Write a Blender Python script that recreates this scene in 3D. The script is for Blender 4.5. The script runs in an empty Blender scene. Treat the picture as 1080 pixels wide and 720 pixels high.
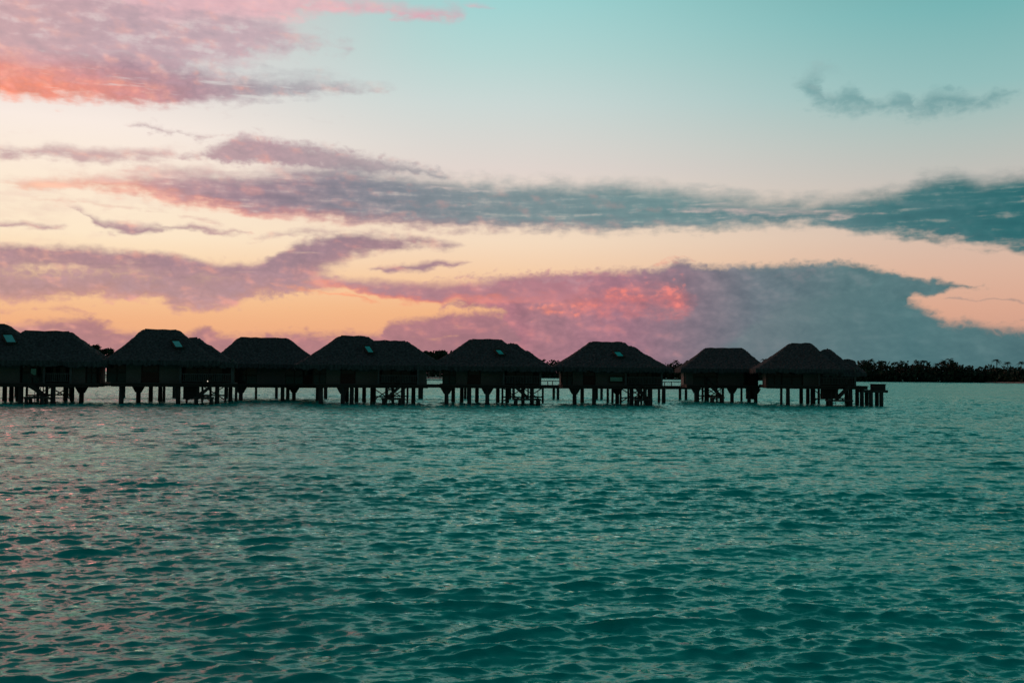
import bpy, math, random
import numpy as np
from mathutils import Matrix, Vector

random.seed(7)
rng = np.random.default_rng(11)
scene = bpy.context.scene
COL = scene.collection

# ------------------------------------------------------------------ camera
CAM_H = 2.7
F = 1050.0                      # focal length in photo pixels (35 mm on 36 mm)
PITCH = math.atan(35.5 / F)
ROLL = math.radians(0.54)
RCAM = Matrix.Rotation(math.pi / 2 + PITCH, 3, 'X') @ Matrix.Rotation(ROLL, 3, 'Z')

cam_data = bpy.data.cameras.new('camera')
cam_data.lens = 35.0
cam_data.sensor_width = 36.0
cam_data.clip_start = 0.1
cam_data.clip_end = 30000.0
cam = bpy.data.objects.new('camera', cam_data)
COL.objects.link(cam)
cam.matrix_world = Matrix.Translation((0, 0, CAM_H)) @ RCAM.to_4x4()
scene.camera = cam


def ray(x, y):
    return (RCAM @ Vector(((x - 540) / F, -(y - 360) / F, -1.0))).normalized()


def azel(x, y):
    d = ray(x, y)
    return math.degrees(math.atan2(d.x, d.y)), math.degrees(math.asin(d.z))


# row frame: u runs along the row of bungalows, v away from the camera
P1 = Vector((-30.0, 84.0, 0.0))
P2 = Vector((28.35, 97.6, 0.0))
UH = (P2 - P1).normalized()
VH = Vector((-UH.y, UH.x, 0.0))
RZ = math.atan2(UH.y, UH.x)


def uz(x, y, v):
    """point of the row's vertical plane at depth v that the photo shows at (x, y): (u, z)"""
    d = ray(x, y)
    o = Vector((0, 0, CAM_H))
    t = (v - (o - P1).dot(VH)) / d.dot(VH)
    p = o + d * t - P1
    return p.dot(UH), p.z


def at_dist(x, dist):
    d = ray(x, 396)
    k = dist / d.y
    return Vector((d.x * k, dist, 0.0))


# ------------------------------------------------------------------ helpers
def srgb(r, g, b):
    def f(c):
        c /= 255.0
        return c / 12.92 if c <= 0.04045 else ((c + 0.055) / 1.055) ** 2.4
    return (f(r), f(g), f(b))


def tag(o, label=None, cat=None, group=None, kind=None):
    if label: o['label'] = label
    if cat: o['category'] = cat
    if group: o['group'] = group
    if kind: o['kind'] = kind
    return o


def empty(name, loc, rz=0.0):
    o = bpy.data.objects.new(name, None)
    o.empty_display_size = 0.5
    COL.objects.link(o)
    o.location = loc
    o.rotation_euler = (0, 0, rz)
    return o


class MB:
    def __init__(self):
        self.v = []
        self.f = []

    def quadbox(self, c8):
        n = len(self.v)
        self.v += [tuple(c) for c in c8]
        for q in ((0, 3, 2, 1), (4, 5, 6, 7), (0, 1, 5, 4), (1, 2, 6, 5), (2, 3, 7, 6), (3, 0, 4, 7)):
            self.f.append(tuple(n + i for i in q))
        return self

    def box(self, x0, x1, y0, y1, z0, z1):
        return self.quadbox([(x0, y0, z0), (x1, y0, z0), (x1, y1, z0), (x0, y1, z0),
                             (x0, y0, z1), (x1, y0, z1), (x1, y1, z1), (x0, y1, z1)])

    def tube(self, a, b, ra, rb=None, n=9):
        rb = ra if rb is None else rb
        a, b = Vector(a), Vector(b)
        d = (b - a).normalized()
        s = d.orthogonal().normalized()
        t = d.cross(s)
        k = len(self.v)
        for p, r in ((a, ra), (b, rb)):
            for i in range(n):
                w = 2 * math.pi * i / n
                self.v.append(tuple(p + s * (r * math.cos(w)) + t * (r * math.sin(w))))
        for i in range(n):
            j = (i + 1) % n
            self.f.append((k + i, k + j, k + n + j, k + n + i))
        self.f.append(tuple(k + i for i in reversed(range(n))))
        self.f.append(tuple(k + n + i for i in range(n)))
        return self

    def path(self, pts, radii, n=8):
        for i in range(len(pts) - 1):
            self.tube(pts[i], pts[i + 1], radii[i], radii[i + 1], n)
        return self

    def bar(self, a, b, w, h):
        """rectangular beam between two points"""
        a, b = Vector(a), Vector(b)
        d = (b - a).normalized()
        up = Vector((0, 0, 1)) if abs(d.z) < 0.95 else Vector((0, 1, 0))
        s = d.cross(up).normalized() * (w / 2)
        t = s.cross(d).normalized() * (h / 2)
        return self.quadbox([a - s - t, a + s - t, b + s - t, b - s - t, a - s + t, a + s + t, b + s + t, b - s + t])

    def build(self, name, mat, parent=None, smooth=False):
        me = bpy.data.meshes.new(name)
        me.from_pydata(self.v, [], self.f)
        me.validate()
        if smooth:
            for p in me.polygons:
                p.use_smooth = True
        me.materials.append(mat)
        o = bpy.data.objects.new(name, me)
        COL.objects.link(o)
        if parent:
            o.parent = parent
        return o


# ------------------------------------------------------------------ node maths
class NT:
    def __init__(self, tree):
        self.t = tree

    def new(self, kind):
        return self.t.nodes.new(kind)

    def sock(self, inp, val):
        if isinstance(val, S):
            self.t.links.new(val.s, inp)
        elif val is not None:
            inp.default_value = val

    def math(self, op, a, b=None, c=None, clamp=False):
        n = self.new('ShaderNodeMath')
        n.operation = op
        n.use_clamp = clamp
        for i, q in enumerate((a, b, c)):
            if q is not None:
                self.sock(n.inputs[i], q)
        return S(self, n.outputs[0])

    def smooth(self, x, lo, hi):
        n = self.new('ShaderNodeMapRange')
        n.interpolation_type = 'SMOOTHSTEP'
        self.sock(n.inputs['Value'], x)
        n.inputs['From Min'].default_value = lo
        n.inputs['From Max'].default_value = hi
        return S(self, n.outputs['Result'])

    def xyz(self, x, y, z):
        n = self.new('ShaderNodeCombineXYZ')
        for i, q in enumerate((x, y, z)):
            self.sock(n.inputs[i], q)
        return S(self, n.outputs[0])

    def noise(self, vec, scale=1.0, detail=4.0, rough=0.55, distort=0.0, color=False):
        n = self.new('ShaderNodeTexNoise')
        n.noise_dimensions = '3D'
        if vec is not None:
            self.sock(n.inputs['Vector'], vec)
        n.inputs['Scale'].default_value = scale
        n.inputs['Detail'].default_value = detail
        n.inputs['Roughness'].default_value = rough
        n.inputs['Distortion'].default_value = distort
        return S(self, n.outputs['Color' if color else 'Fac'])

    def ramp(self, fac, stops, interp='LINEAR'):
        n = self.new('ShaderNodeValToRGB')
        n.color_ramp.interpolation = interp
        el = n.color_ramp.elements
        while len(el) < len(stops):
            el.new(0.5)
        for e, (p, c) in zip(el, stops):
            e.position = p
            e.color = c if len(c) == 4 else (*c, 1.0)
        self.sock(n.inputs[0], fac)
        return S(self, n.outputs[0]), S(self, n.outputs[1])

    def curve(self, x, pts):
        n = self.new('ShaderNodeFloatCurve')
        cu = n.mapping.curves[0]
        n.mapping.use_clip = False
        while len(cu.points) < len(pts):
            cu.points.new(0.5, 0.5)
        for p, (a, b) in zip(cu.points, pts):
            p.location = (a, b)
            p.handle_type = 'AUTO_CLAMPED'
        n.mapping.update()
        self.sock(n.inputs['Value'], x)
        return S(self, n.outputs[0])

    def mix(self, fac, a, b, mode='MIX'):
        n = self.new('ShaderNodeMix')
        n.data_type = 'RGBA'
        n.blend_type = mode
        self.sock(n.inputs[0], fac)
        self.sock(n.inputs[6], a if isinstance(a, S) else (*a, 1.0))
        self.sock(n.inputs[7], b if isinstance(b, S) else (*b, 1.0))
        return S(self, n.outputs[2])


class S:
    def __init__(self, nt, s):
        self.nt, self.s = nt, s

    def __add__(self, o): return self.nt.math('ADD', self, o)
    def __radd__(self, o): return self.nt.math('ADD', o, self)
    def __sub__(self, o): return self.nt.math('SUBTRACT', self, o)
    def __rsub__(self, o): return self.nt.math('SUBTRACT', o, self)
    def __mul__(self, o): return self.nt.math('MULTIPLY', self, o)
    def __rmul__(self, o): return self.nt.math('MULTIPLY', o, self)
    def __truediv__(self, o): return self.nt.math('DIVIDE', self, o)


# ------------------------------------------------------------------ sky (world): dusk gradient + cloud banks, in azimuth / elevation
SUN_AZ = math.radians(-48.0)     # set just left of the frame
SUN_EL = math.radians(1.0)
world = bpy.data.worlds.new('World')
scene.world = world
world.use_nodes = True
wt = world.node_tree
wt.nodes.clear()
W = NT(wt)
tc = W.new('ShaderNodeTexCoord')
sep = W.new('ShaderNodeSeparateXYZ')
wt.links.new(tc.outputs['Generated'], sep.inputs[0])
dx, dy, dz = (S(W, sep.outputs[i]) for i in range(3))
az = W.math('ARCTAN2', dx, dy) * 57.29578
el = W.math('ARCSINE', dz) * 57.29578
T = W.math('ADD', az * (1 / 90.0), 0.5, clamp=True)          # 0..1 over -45..45 degrees


def tpos(x):
    return min(1.0, max(0.0, azel(x, 396)[0] / 90.0 + 0.5))


# sky noise fields, each about -1..1
def field(fx, fy, seed, det=6.0, rough=0.58, dist=0.0, off=None):
    a, e = (az, el) if off is None else (az + off[0], el + off[1])
    return (W.noise(W.xyz(a * fx, e * fy, seed), 1.0, det, rough, dist) - 0.5) * 5.2


nv = field(0.14, 0.50, 3.7, 5.0)               # broad, streaky
nf = field(0.45, 1.7, 9.1, 4.5, 0.54)                     # fine, streaky
npf = field(0.70, 1.05, 21.3, 4.5, 0.54)                  # puffy
nq = field(1.5, 2.1, 33.1, 3.5, 0.5)                # small puffs
ns = field(0.30, 2.9, 47.9, 4.5, 0.55)          # thin slits
nr = field(3.4, 4.6, 61.2, 4.0, 0.6)           # crumbs
# relief: which side of a billow looks at the set sun (down and to the left)
rel = (field(0.55, 0.95, 21.3, 2.5, .5) - field(0.55, 0.95, 21.3, 2.5, .5, off=(-0.5, -0.36))) * 0.9 \
    + (field(1.3, 2.1, 33.1, 2.5, .5) - field(1.3, 2.1, 33.1, 2.5, .5, off=(-0.22, -0.18))) * 0.45
WARM = W.ramp(T, [(tpos(x), (*srgb(*c[:3]), c[3])) for x, c in
              [(-100, (255, 190, 160, .8)), (120, (252, 176, 148, .75)), (380, (246, 160, 138, .6)), (560, (236, 142, 128, .5)), (690, (222, 134, 126, .5)), (740, (160, 140, 146, .4)), (1000, (128, 142, 146, .3))]])
WMASK = W.smooth(rel, 0.05, 1.5) * WARM[1]
azw = az + nv * 0.25 + nf * 0.22 + nq * 0.10
elw = el + npf * 0.16 + nf * 0.10 + nq * 0.05
Tw = W.math('ADD', azw * (1 / 90.0), 0.5, clamp=True)


def yramp(x, pts):
    """colour by elevation: the list holds (photo y, colour) down one column of the photo"""
    st = []
    for y, c in sorted(pts, key=lambda q: -q[0]):
        e = azel(x, y)[1]
        st.append((min(1, max(0, (e + 2) / 92.0)), srgb(*c)))
    return st


ELT = W.math('ADD', el * (1 / 92.0), 2 / 92.0, clamp=True)
left = W.ramp(ELT, yramp(20, [(400, (232, 160, 122)), (335, (243, 180, 134)), (290, (250, 207, 160)), (240, (254, 232, 202)), (185, (253, 234, 212)),
                              (120, (250, 236, 226)), (50, (224, 216, 214)), (-20, (226, 200, 198)), (-200, (232, 164, 158)), (-420, (110, 120, 124))]))[0]
mid = W.ramp(ELT, yramp(520, [(400, (224, 150, 122)), (330, (243, 182, 134)), (295, (246, 202, 162)), (255, (246, 220, 192)), (180, (226, 213, 206)),
                              (110, (204, 216, 213)), (60, (182, 214, 211)), (0, (160, 211, 210)), (-200, (92, 156, 156)), (-420, (52, 112, 114))]))[0]
right = W.ramp(ELT, yramp(1050, [(400, (196, 142, 124)), (325, (219, 168, 144)), (285, (220, 180, 158)), (240, (214, 190, 174)), (185, (196, 191, 184)),
                                 (140, (178, 192, 187)), (85, (148, 190, 188)), (0, (118, 180, 180)), (-200, (60, 128, 128)), (-420, (36, 98, 100))]))[0]
g1 = W.smooth(az, azel(60, 396)[0], azel(520, 396)[0])
g2 = W.smooth(az, azel(480, 396)[0], azel(1080, 396)[0])
sky = W.mix(g2, W.mix(g1, left, mid), right)

# behind the camera and overhead: the physical twilight sky
nish = W.new('ShaderNodeTexSky')
nish.sky_type = 'NISHITA'
nish.sun_disc = False
nish.sun_elevation = SUN_EL
nish.sun_rotation = SUN_AZ
nish.altitude = 0
nish.air_density = 1.0
nish.dust_density = 1.0
nish.ozone_density = 2.0
nsk = W.mix(1.0, S(W, nish.outputs[0]), (0.11, 0.15, 0.14), 'MULTIPLY')
back = W.smooth(W.math('ABSOLUTE', az), 60.0, 110.0)
zen = W.smooth(el, 45.0, 85.0)
backm = W.math('MAXIMUM', back, zen)
sky = W.mix(backm, sky, nsk)
FRONT = W.smooth(W.math('ABSOLUTE', az), 75.0, 50.0)


def aramp(stops):
    return [(tpos(x), (*srgb(*c[:3]), (c[3] if len(c) > 3 else 1.0))) for x, c in stops]


EMAX = 45.0


def cloud(sky, top, bot, shade, glow=None, st=0.8, sb=0.5, k=0.3, op=1.0, noise=None, open_l=False, open_r=False,
          glow_h=1.0, glow_k=0.2, lo=0.0, hi=1.0, tops=None, holes=0.0, hn=None, hlo=0.0, hhi=0.9, tex=0.10, tn=None, warm=0.5, relk=0.05):
    """one cloud bank: top and bottom edges as photo points; soft widths in degrees; noise k eats the edge"""
    noise = noise if noise is not None else nf
    def pts(lst, s):
        p = [azel(x, y) for x, y in lst]
        a0, a1 = p[0][0], p[-1][0]
        if not open_l:
            p.insert(0, (a0 - 1.0, p[0][1] - s * 1.0))
            p.insert(0, (a0 - 6.0, p[0][1] - s * 3.0))
        if not open_r:
            p.append((a1 + 1.0, p[-1][1] - s * 1.0))
            p.append((a1 + 6.0, p[-1][1] - s * 3.0))
        return [((a + 45) / 90.0, (e + 8) / EMAX) for a, e in p]
    st, sb = st * 1.3, sb * 1.25
    g = W.math('MULTIPLY', sky, 1e-20)        # keeps the clouds evaluated one after another
    Tg, Twg = T + g, Tw + g
    tp = W.curve(Twg, pts(top, 1)) * EMAX - 8.0
    bt = W.curve(Twg, pts(bot, -1)) * EMAX - 8.0
    up = elw - bt
    dn = tp - elw
    d = W.math('MINIMUM', dn / st, up / sb)
    alpha = W.smooth(W.math('MULTIPLY_ADD', noise, k, d), lo, hi) * op
    if holes:
        alpha = alpha * (1.0 - W.smooth((hn if hn is not None else ns) + g, hlo, hhi) * holes)
    alpha = alpha * FRONT
    c, _ = W.ramp(Tg, aramp(shade))
    if glow:
        gc, ga = W.ramp(Tg, aramp(glow))
        gm = 1.0 - W.smooth(W.math('MULTIPLY_ADD', noise, glow_k, up), 0.0, glow_h)
        c = W.mix(gm * ga, c, gc)
    if tops:
        gc, ga = W.ramp(Tg, aramp(tops))
        gm = 1.0 - W.smooth(W.math('MULTIPLY_ADD', noise, 0.15, dn), 0.0, 0.9)
        c = W.mix(gm * ga, c, gc)
    if warm:
        c = W.mix(W.math('MULTIPLY_ADD', WMASK, warm, g), c, WARM[0])
    # light and dark folds of the vapour
    f = W.math('MULTIPLY_ADD', (tn if tn is not None else noise), tex, 1.0 - W.smooth(d, 0.8, 3.0) * 0.05)
    f = W.math('MULTIPLY_ADD', rel, relk, f)
    c = W.mix(1.0, c, W.xyz(f * 1.3 - 0.3, f, f * 0.85 + 0.15), 'MULTIPLY')
    return W.mix(alpha, sky, c)


mixA = nv * 0.5 + npf * 0.4 + nq * 0.35 + nr * 0.08
mixB = nv * 0.35 + nf * 0.6 + nq * 0.3 + nr * 0.07
mixC = npf * 0.6 + (W.math('ABSOLUTE', nq) - 0.45) * 0.9 + nr * 0.10
mixL = ns * 0.65 + nf * 0.45 + nq * 0.25 + nr * 0.1

# low bank along the horizon, left part
sky = cloud(sky, [(-200, 341), (0, 336), (60, 331), (90, 329), (120, 340), (200, 346), (215, 338), (232, 347), (320, 345), (400, 347), (412, 334), (440, 330), (480, 325), (560, 322), (640, 318), (720, 320)],
            [(-200, 460), (720, 460)],
            [(0, (186, 134, 134)), (300, (184, 130, 132)), (500, (176, 124, 132)), (700, (132, 114, 124))],
            glow=[(0, (222, 146, 128, .6)), (330, (222, 142, 128, .6)), (600, (190, 124, 132, .5)), (720, (140, 110, 120, .2))],
            st=0.5, sb=0.5, k=0.32, noise=mixC, open_l=True, glow_h=4.6, tex=.06, holes=.45, hn=nf, hlo=.35, hhi=1.2)
# the big cumulus in the middle and right
sky = cloud(sky, [(470, 314), (500, 304), (540, 288), (600, 281), (660, 279), (700, 275), (716, 268), (735, 274), (790, 274), (850, 271), (905, 273), (950, 284), (1000, 297), (1046, 300)],
            [(470, 330), (520, 332), (600, 470), (936, 470), (950, 380), (960, 320), (972, 314), (1000, 309), (1046, 304)],
            [(480, (190, 140, 146)), (560, (184, 132, 140)), (650, (170, 122, 136)), (720, (142, 122, 134)), (800, (112, 124, 132)), (900, (92, 122, 126)), (1040, (76, 112, 116))],
            glow=[(560, (172, 112, 126, .6)), (690, (144, 106, 118, .6)), (760, (80, 104, 112, .85)), (860, (52, 102, 106, .95)), (1000, (44, 98, 102, 1))],
            st=0.5, sb=0.6, k=0.36, noise=mixC, glow_h=7.0, relk=.09, tops=[(560, (182, 136, 144, .3)), (700, (128, 128, 138, .7)), (800, (92, 122, 128, .6)), (1000, (84, 124, 126, .4))], tex=.085)
# coral flank of the cumulus
sky = cloud(sky, [(556, 326), (580, 314), (620, 303), (660, 299), (690, 297), (718, 292), (726, 302)],
            [(556, 330), (580, 336), (620, 336), (660, 332), (690, 334), (718, 342), (726, 336)],
            [(540, (246, 140, 112)), (640, (234, 126, 116)), (710, (236, 124, 118)), (760, (200, 118, 128))],
            st=1.1, sb=1.2, k=0.6, op=0.85, noise=mixA, lo=-0.1, hi=1.5, tex=.06, holes=.4, hn=mixB, hlo=.1, hhi=1.2)
sky = cloud(sky, [(826, 284), (850, 276), (880, 282)], [(826, 296), (850, 300), (880, 292)], [(826, (140, 124, 132)), (880, (120, 124, 130))], st=1, sb=1, k=.4, op=.5, noise=mixC)
sky = cloud(sky, [(690, 276), (714, 268), (732, 274)], [(690, 280), (714, 275), (732, 279)], [(690, (238, 140, 124)), (732, (226, 134, 124))], st=.25, sb=.5, k=.25, op=.7, noise=mixC)
sky = cloud(sky, [(556, 322), (575, 315), (600, 313), (625, 317)], [(556, 331), (575, 333), (600, 333), (625, 329)], [(550, (250, 150, 124)), (625, (240, 136, 120))], st=.7, sb=.9, k=.8, noise=mixC, op=.75, lo=.1, hi=1.2)
sky = cloud(sky, [(640, 304), (665, 298), (695, 297), (716, 292)], [(640, 316), (665, 318), (695, 320), (716, 326)], [(640, (238, 132, 118)), (716, (240, 136, 126))], st=.7, sb=1.0, k=.9, noise=mixC, op=.7, lo=.1, hi=1.2)
# lower teal bank on the right
sky = cloud(sky, [(800, 330), (840, 312), (880, 304), (930, 298), (950, 304), (966, 313), (985, 323), (1010, 335), (1030, 333), (1042, 339), (1090, 341), (1250, 345)],
            [(800, 470), (1250, 470)],
            [(800, (110, 124, 130)), (880, (94, 122, 126)), (960, (84, 120, 124)), (1080, (82, 116, 120))],
            glow=[(800, (70, 104, 110, .9)), (880, (50, 102, 106, 1)), (1080, (42, 96, 101, 1))], st=0.65, sb=0.5, k=0.3, noise=mixC, open_r=True, glow_h=5.2, tex=.06, lo=-.2, hi=.9, warm=.2)
# thin tongues off the cumulus tip
sky = cloud(sky, [(935, 284), (955, 288), (985, 293), (1015, 297), (1034, 299), (1050, 300)], [(935, 322), (955, 319), (968, 315), (985, 312), (1005, 308), (1025, 304), (1050, 302)],
            [(930, (90, 122, 126)), (1000, (86, 118, 122)), (1050, (104, 118, 122))], st=.28, sb=.25, k=.16, noise=mixC, relk=.02, warm=.1)
sky = cloud(sky, [(1000, 312), (1040, 311), (1090, 314), (1200, 317)], [(1000, 315), (1040, 316), (1090, 319), (1200, 322)],
            [(980, (124, 124, 126)), (1080, (130, 126, 128))], st=.22, sb=.22, k=.15, open_r=True)
# second bank: mauve, left; a lighter fringe hangs under it
sky = cloud(sky, [(-250, 270), (0, 276), (60, 278), (130, 276), (200, 280), (280, 280), (330, 284), (370, 298)],
            [(-250, 326), (0, 322), (40, 319), (100, 316), (170, 318), (195, 329), (235, 326), (265, 316), (315, 308), (370, 304)],
            [(0, (196, 152, 148)), (200, (192, 150, 150)), (370, (190, 146, 148))], st=1.0, sb=.4, k=.35, noise=mixC, open_l=True, tex=.12, lo=-.35, hi=.7, holes=.4, hn=npf, hlo=.5, hhi=1.2,
            glow=[(0, (224, 160, 140, .5)), (370, (226, 156, 136, .5))], glow_h=.8)
sky = cloud(sky, [(-250, 254), (0, 256), (60, 257), (130, 261), (190, 266), (235, 276), (270, 274), (300, 258), (330, 248), (380, 245), (440, 249), (490, 255)],
            [(-250, 296), (0, 292), (40, 286), (100, 292), (170, 300), (210, 306), (265, 308), (315, 303), (345, 290), (390, 272), (450, 264), (490, 258)],
            [(0, (176, 140, 146)), (120, (170, 136, 144)), (260, (174, 140, 148)), (340, (164, 134, 144)), (480, (158, 132, 142))],
            glow=[(0, (206, 158, 148, .5)), (200, (198, 152, 148, .6)), (330, (200, 148, 144, .5)), (480, (170, 136, 142, .3))],
            st=0.45, sb=0.8, k=0.34, noise=mixB, open_l=True, glow_h=1.6, tex=.10, tn=mixC, lo=-.15, hi=.8, holes=.25, hn=ns, hlo=.6, hhi=1.3)
# streak with the coral underside
sky = cloud(sky, [(325, 292), (360, 288), (400, 292), (430, 294), (500, 290), (560, 286), (610, 288)],
            [(325, 300), (360, 308), (400, 318), (430, 322), (500, 322), (560, 321), (610, 316)],
            [(330, (184, 144, 150)), (450, (180, 132, 140)), (600, (184, 128, 138))],
            glow=[(290, (250, 156, 126, .9)), (420, (246, 132, 108, 1)), (520, (234, 136, 120, .9)), (600, (214, 130, 128, .4))],
            st=0.5, sb=0.35, k=0.25, glow_h=0.7, noise=mixB, tex=.06)
sky = cloud(sky, [(290, 296), (340, 306), (400, 318)], [(290, 301), (340, 312), (400, 321)], [(290, (252, 168, 130)), (400, (250, 140, 108))], st=.25, sb=.25, k=.2, op=.8)
sky = cloud(sky, [(390, 281), (420, 276), (460, 272), (498, 275)], [(390, 286), (420, 289), (460, 287), (498, 279)], [(390, (166, 132, 142)), (500, (176, 138, 146))], st=.35, sb=.3, k=.25, noise=mixB)
sky = cloud(sky, [(-20, 326), (40, 322), (66, 318), (80, 322), (96, 328)], [(-20, 332), (40, 331), (66, 332), (80, 331), (96, 331)], [(0, (206, 148, 138)), (100, (212, 154, 138))], st=.4, sb=.3, k=.4, op=.7, noise=mixC)
# thin dark streaks above it
sky = cloud(sky, [(-40, 226), (0, 229), (35, 231), (72, 235)], [(-40, 239), (0, 238), (35, 241), (72, 241)], [(0, (176, 142, 148)), (80, (186, 152, 154))], st=.35, sb=.3, k=.25, open_l=True)
sky = cloud(sky, [(74, 216), (95, 222), (120, 229), (150, 232), (180, 238)], [(74, 219), (95, 240), (120, 246), (150, 250), (180, 247)],
            [(60, (190, 154, 156)), (150, (172, 140, 148)), (190, (178, 146, 150))], st=.5, sb=.35, k=.3)
sky = cloud(sky, [(165, 238), (200, 235), (230, 239), (266, 244)], [(165, 246), (200, 247), (230, 248), (266, 248)], [(160, (180, 148, 152)), (266, (196, 160, 158))], st=.3, sb=.3, k=.25)
sky = cloud(sky, [(-120, 262), (0, 270), (80, 276), (160, 280), (240, 284), (330, 276)], [(-120, 312), (0, 310), (80, 308), (160, 314), (240, 320), (330, 306)],
            [(0, (184, 148, 150)), (160, (178, 146, 152)), (330, (174, 140, 148))], st=.9, sb=.8, k=.7, noise=mixC, op=.75, open_l=True, lo=-.1, hi=1.5, tex=.09)
sky = cloud(sky, [(255, 252), (300, 240), (350, 238), (400, 242), (440, 247)], [(255, 258), (300, 256), (350, 252), (400, 252), (440, 251)], [(255, (186, 152, 154)), (440, (176, 146, 150))], st=.5, sb=.5, k=.5, noise=mixB, op=.7)
sky = cloud(sky, [(30, 206), (90, 210), (160, 218), (230, 232)], [(30, 212), (90, 218), (160, 228), (230, 238)], [(30, (236, 190, 170)), (230, (206, 166, 160))], st=.5, sb=.5, k=.7, noise=mixL, op=.6)
sky = cloud(sky, [(430, 300), (480, 284), (540, 284), (620, 284)], [(430, 306), (480, 300), (540, 306), (620, 300)], [(430, (196, 150, 152)), (620, (178, 136, 146))], st=.6, sb=.7, k=.7, noise=mixC, op=.7)
# upper lobe of the main bank
sky = cloud(sky, [(186, 164), (215, 158), (240, 146), (262, 138), (285, 142), (310, 147), (345, 152), (400, 164), (440, 172), (468, 180)],
            [(186, 169), (215, 171), (240, 173), (262, 174), (310, 177), (345, 180), (400, 184), (468, 188)],
            [(190, (190, 158, 162)), (280, (182, 152, 160)), (400, (176, 162, 166)), (470, (160, 158, 162))], st=.6, sb=.35, k=.35, noise=mixC, tex=.09, tn=mixC, op=.95, lo=-.3, hi=.8, holes=.4, hn=npf, hlo=.6, hhi=1.3)
# long main bank across the frame
sky = cloud(sky, [(20, 188), (80, 181), (150, 177), (200, 176), (260, 177), (320, 173), (360, 170), (400, 176), (450, 182), (520, 187), (600, 188), (680, 191), (760, 201), (830, 206), (880, 203), (940, 194), (980, 184), (1010, 179), (1040, 184), (1085, 179), (1250, 170)],
            [(20, 194), (80, 201), (150, 208), (200, 218), (260, 229), (340, 236), (420, 240), (520, 244), (640, 245), (760, 244), (830, 241), (880, 243), (940, 250), (1000, 256), (1085, 269), (1250, 284)],
            [(40, (232, 176, 160)), (130, (214, 160, 156)), (190, (178, 144, 152)), (260, (160, 136, 148)), (380, (138, 138, 148)), (520, (130, 146, 150)), (700, (114, 144, 146)), (840, (100, 132, 136)), (940, (72, 118, 122)), (1080, (50, 108, 112))],
            glow=[(40, (252, 186, 152, .8)), (150, (246, 164, 138, 1)), (260, (238, 146, 132, .95)), (400, (196, 142, 144, .8)), (560, (164, 134, 142, .6)), (760, (120, 128, 136, .4)), (900, (112, 130, 136, .3)), (1080, (96, 120, 126, .3))],
            st=0.7, sb=0.42, k=0.5, noise=mixB, open_r=True, glow_h=0.95, tex=.11, tn=mixL, lo=-.4, hi=1.15, holes=.5, hn=mixL, hlo=.1, hhi=1.5, warm=.3,
            tops=[(100, (236, 196, 180, .5)), (300, (190, 164, 166, .4)), (500, (116, 140, 146, .4)), (1000, (130, 140, 142, .4))])
# pale slits in its middle
sky = cloud(sky, [(600, 226), (640, 220), (700, 212), (760, 208), (820, 212), (900, 216), (950, 222)], [(600, 230), (640, 232), (700, 231), (760, 234), (820, 238), (900, 232), (950, 228)],
            [(600, (180, 174, 172)), (800, (200, 178, 172)), (950, (180, 160, 156))], st=.5, sb=.5, k=.7, lo=.4, hi=1.7, op=.8, noise=mixL)
sky = cloud(sky, [(385, 186), (420, 182), (500, 196), (560, 203), (600, 204)], [(385, 194), (420, 196), (500, 207), (560, 212), (600, 210)],
            [(380, (214, 192, 184)), (600, (184, 176, 174))], st=.4, sb=.4, k=.7, lo=.3, hi=1.5, op=.7, noise=mixL)
# left streaks between the two high banks
sky = cloud(sky, [(-60, 146), (0, 149), (60, 148), (120, 150), (180, 153)], [(-60, 173), (0, 171), (60, 175), (120, 178), (180, 172)],
            [(0, (194, 160, 162)), (170, (206, 172, 170))], st=.55, sb=.6, k=.4, open_l=True, op=.9, noise=mixB, tex=.05)
sky = cloud(sky, [(126, 130), (150, 124), (175, 131), (205, 137), (240, 144)], [(126, 134), (150, 141), (175, 145), (205, 149), (240, 150)],
            [(130, (188, 162, 166)), (240, (198, 172, 172))], st=.45, sb=.35, k=.35, op=.9, noise=mixC)
sky = cloud(sky, [(-80, 186), (0, 188), (40, 190), (74, 197)], [(-80, 198), (0, 196), (40, 200), (74, 202)], [(0, (248, 192, 160)), (90, (246, 194, 166))], st=.4, sb=.4, k=.4, open_l=True, op=.75)
sky = cloud(sky, [(-200, 100), (0, 112), (120, 120), (260, 130), (380, 150), (520, 178)], [(-200, 300), (0, 290), (120, 270), (260, 258), (380, 262), (520, 250)],
            [(-100, (224, 180, 168)), (200, (210, 172, 170)), (520, (206, 180, 176))], st=2.5, sb=2.0, k=1.0, noise=mixB, open_l=True, op=.55, lo=.5, hi=2.6, holes=.6, hn=mixL, hlo=-.3, hhi=.9, warm=.3)
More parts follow.
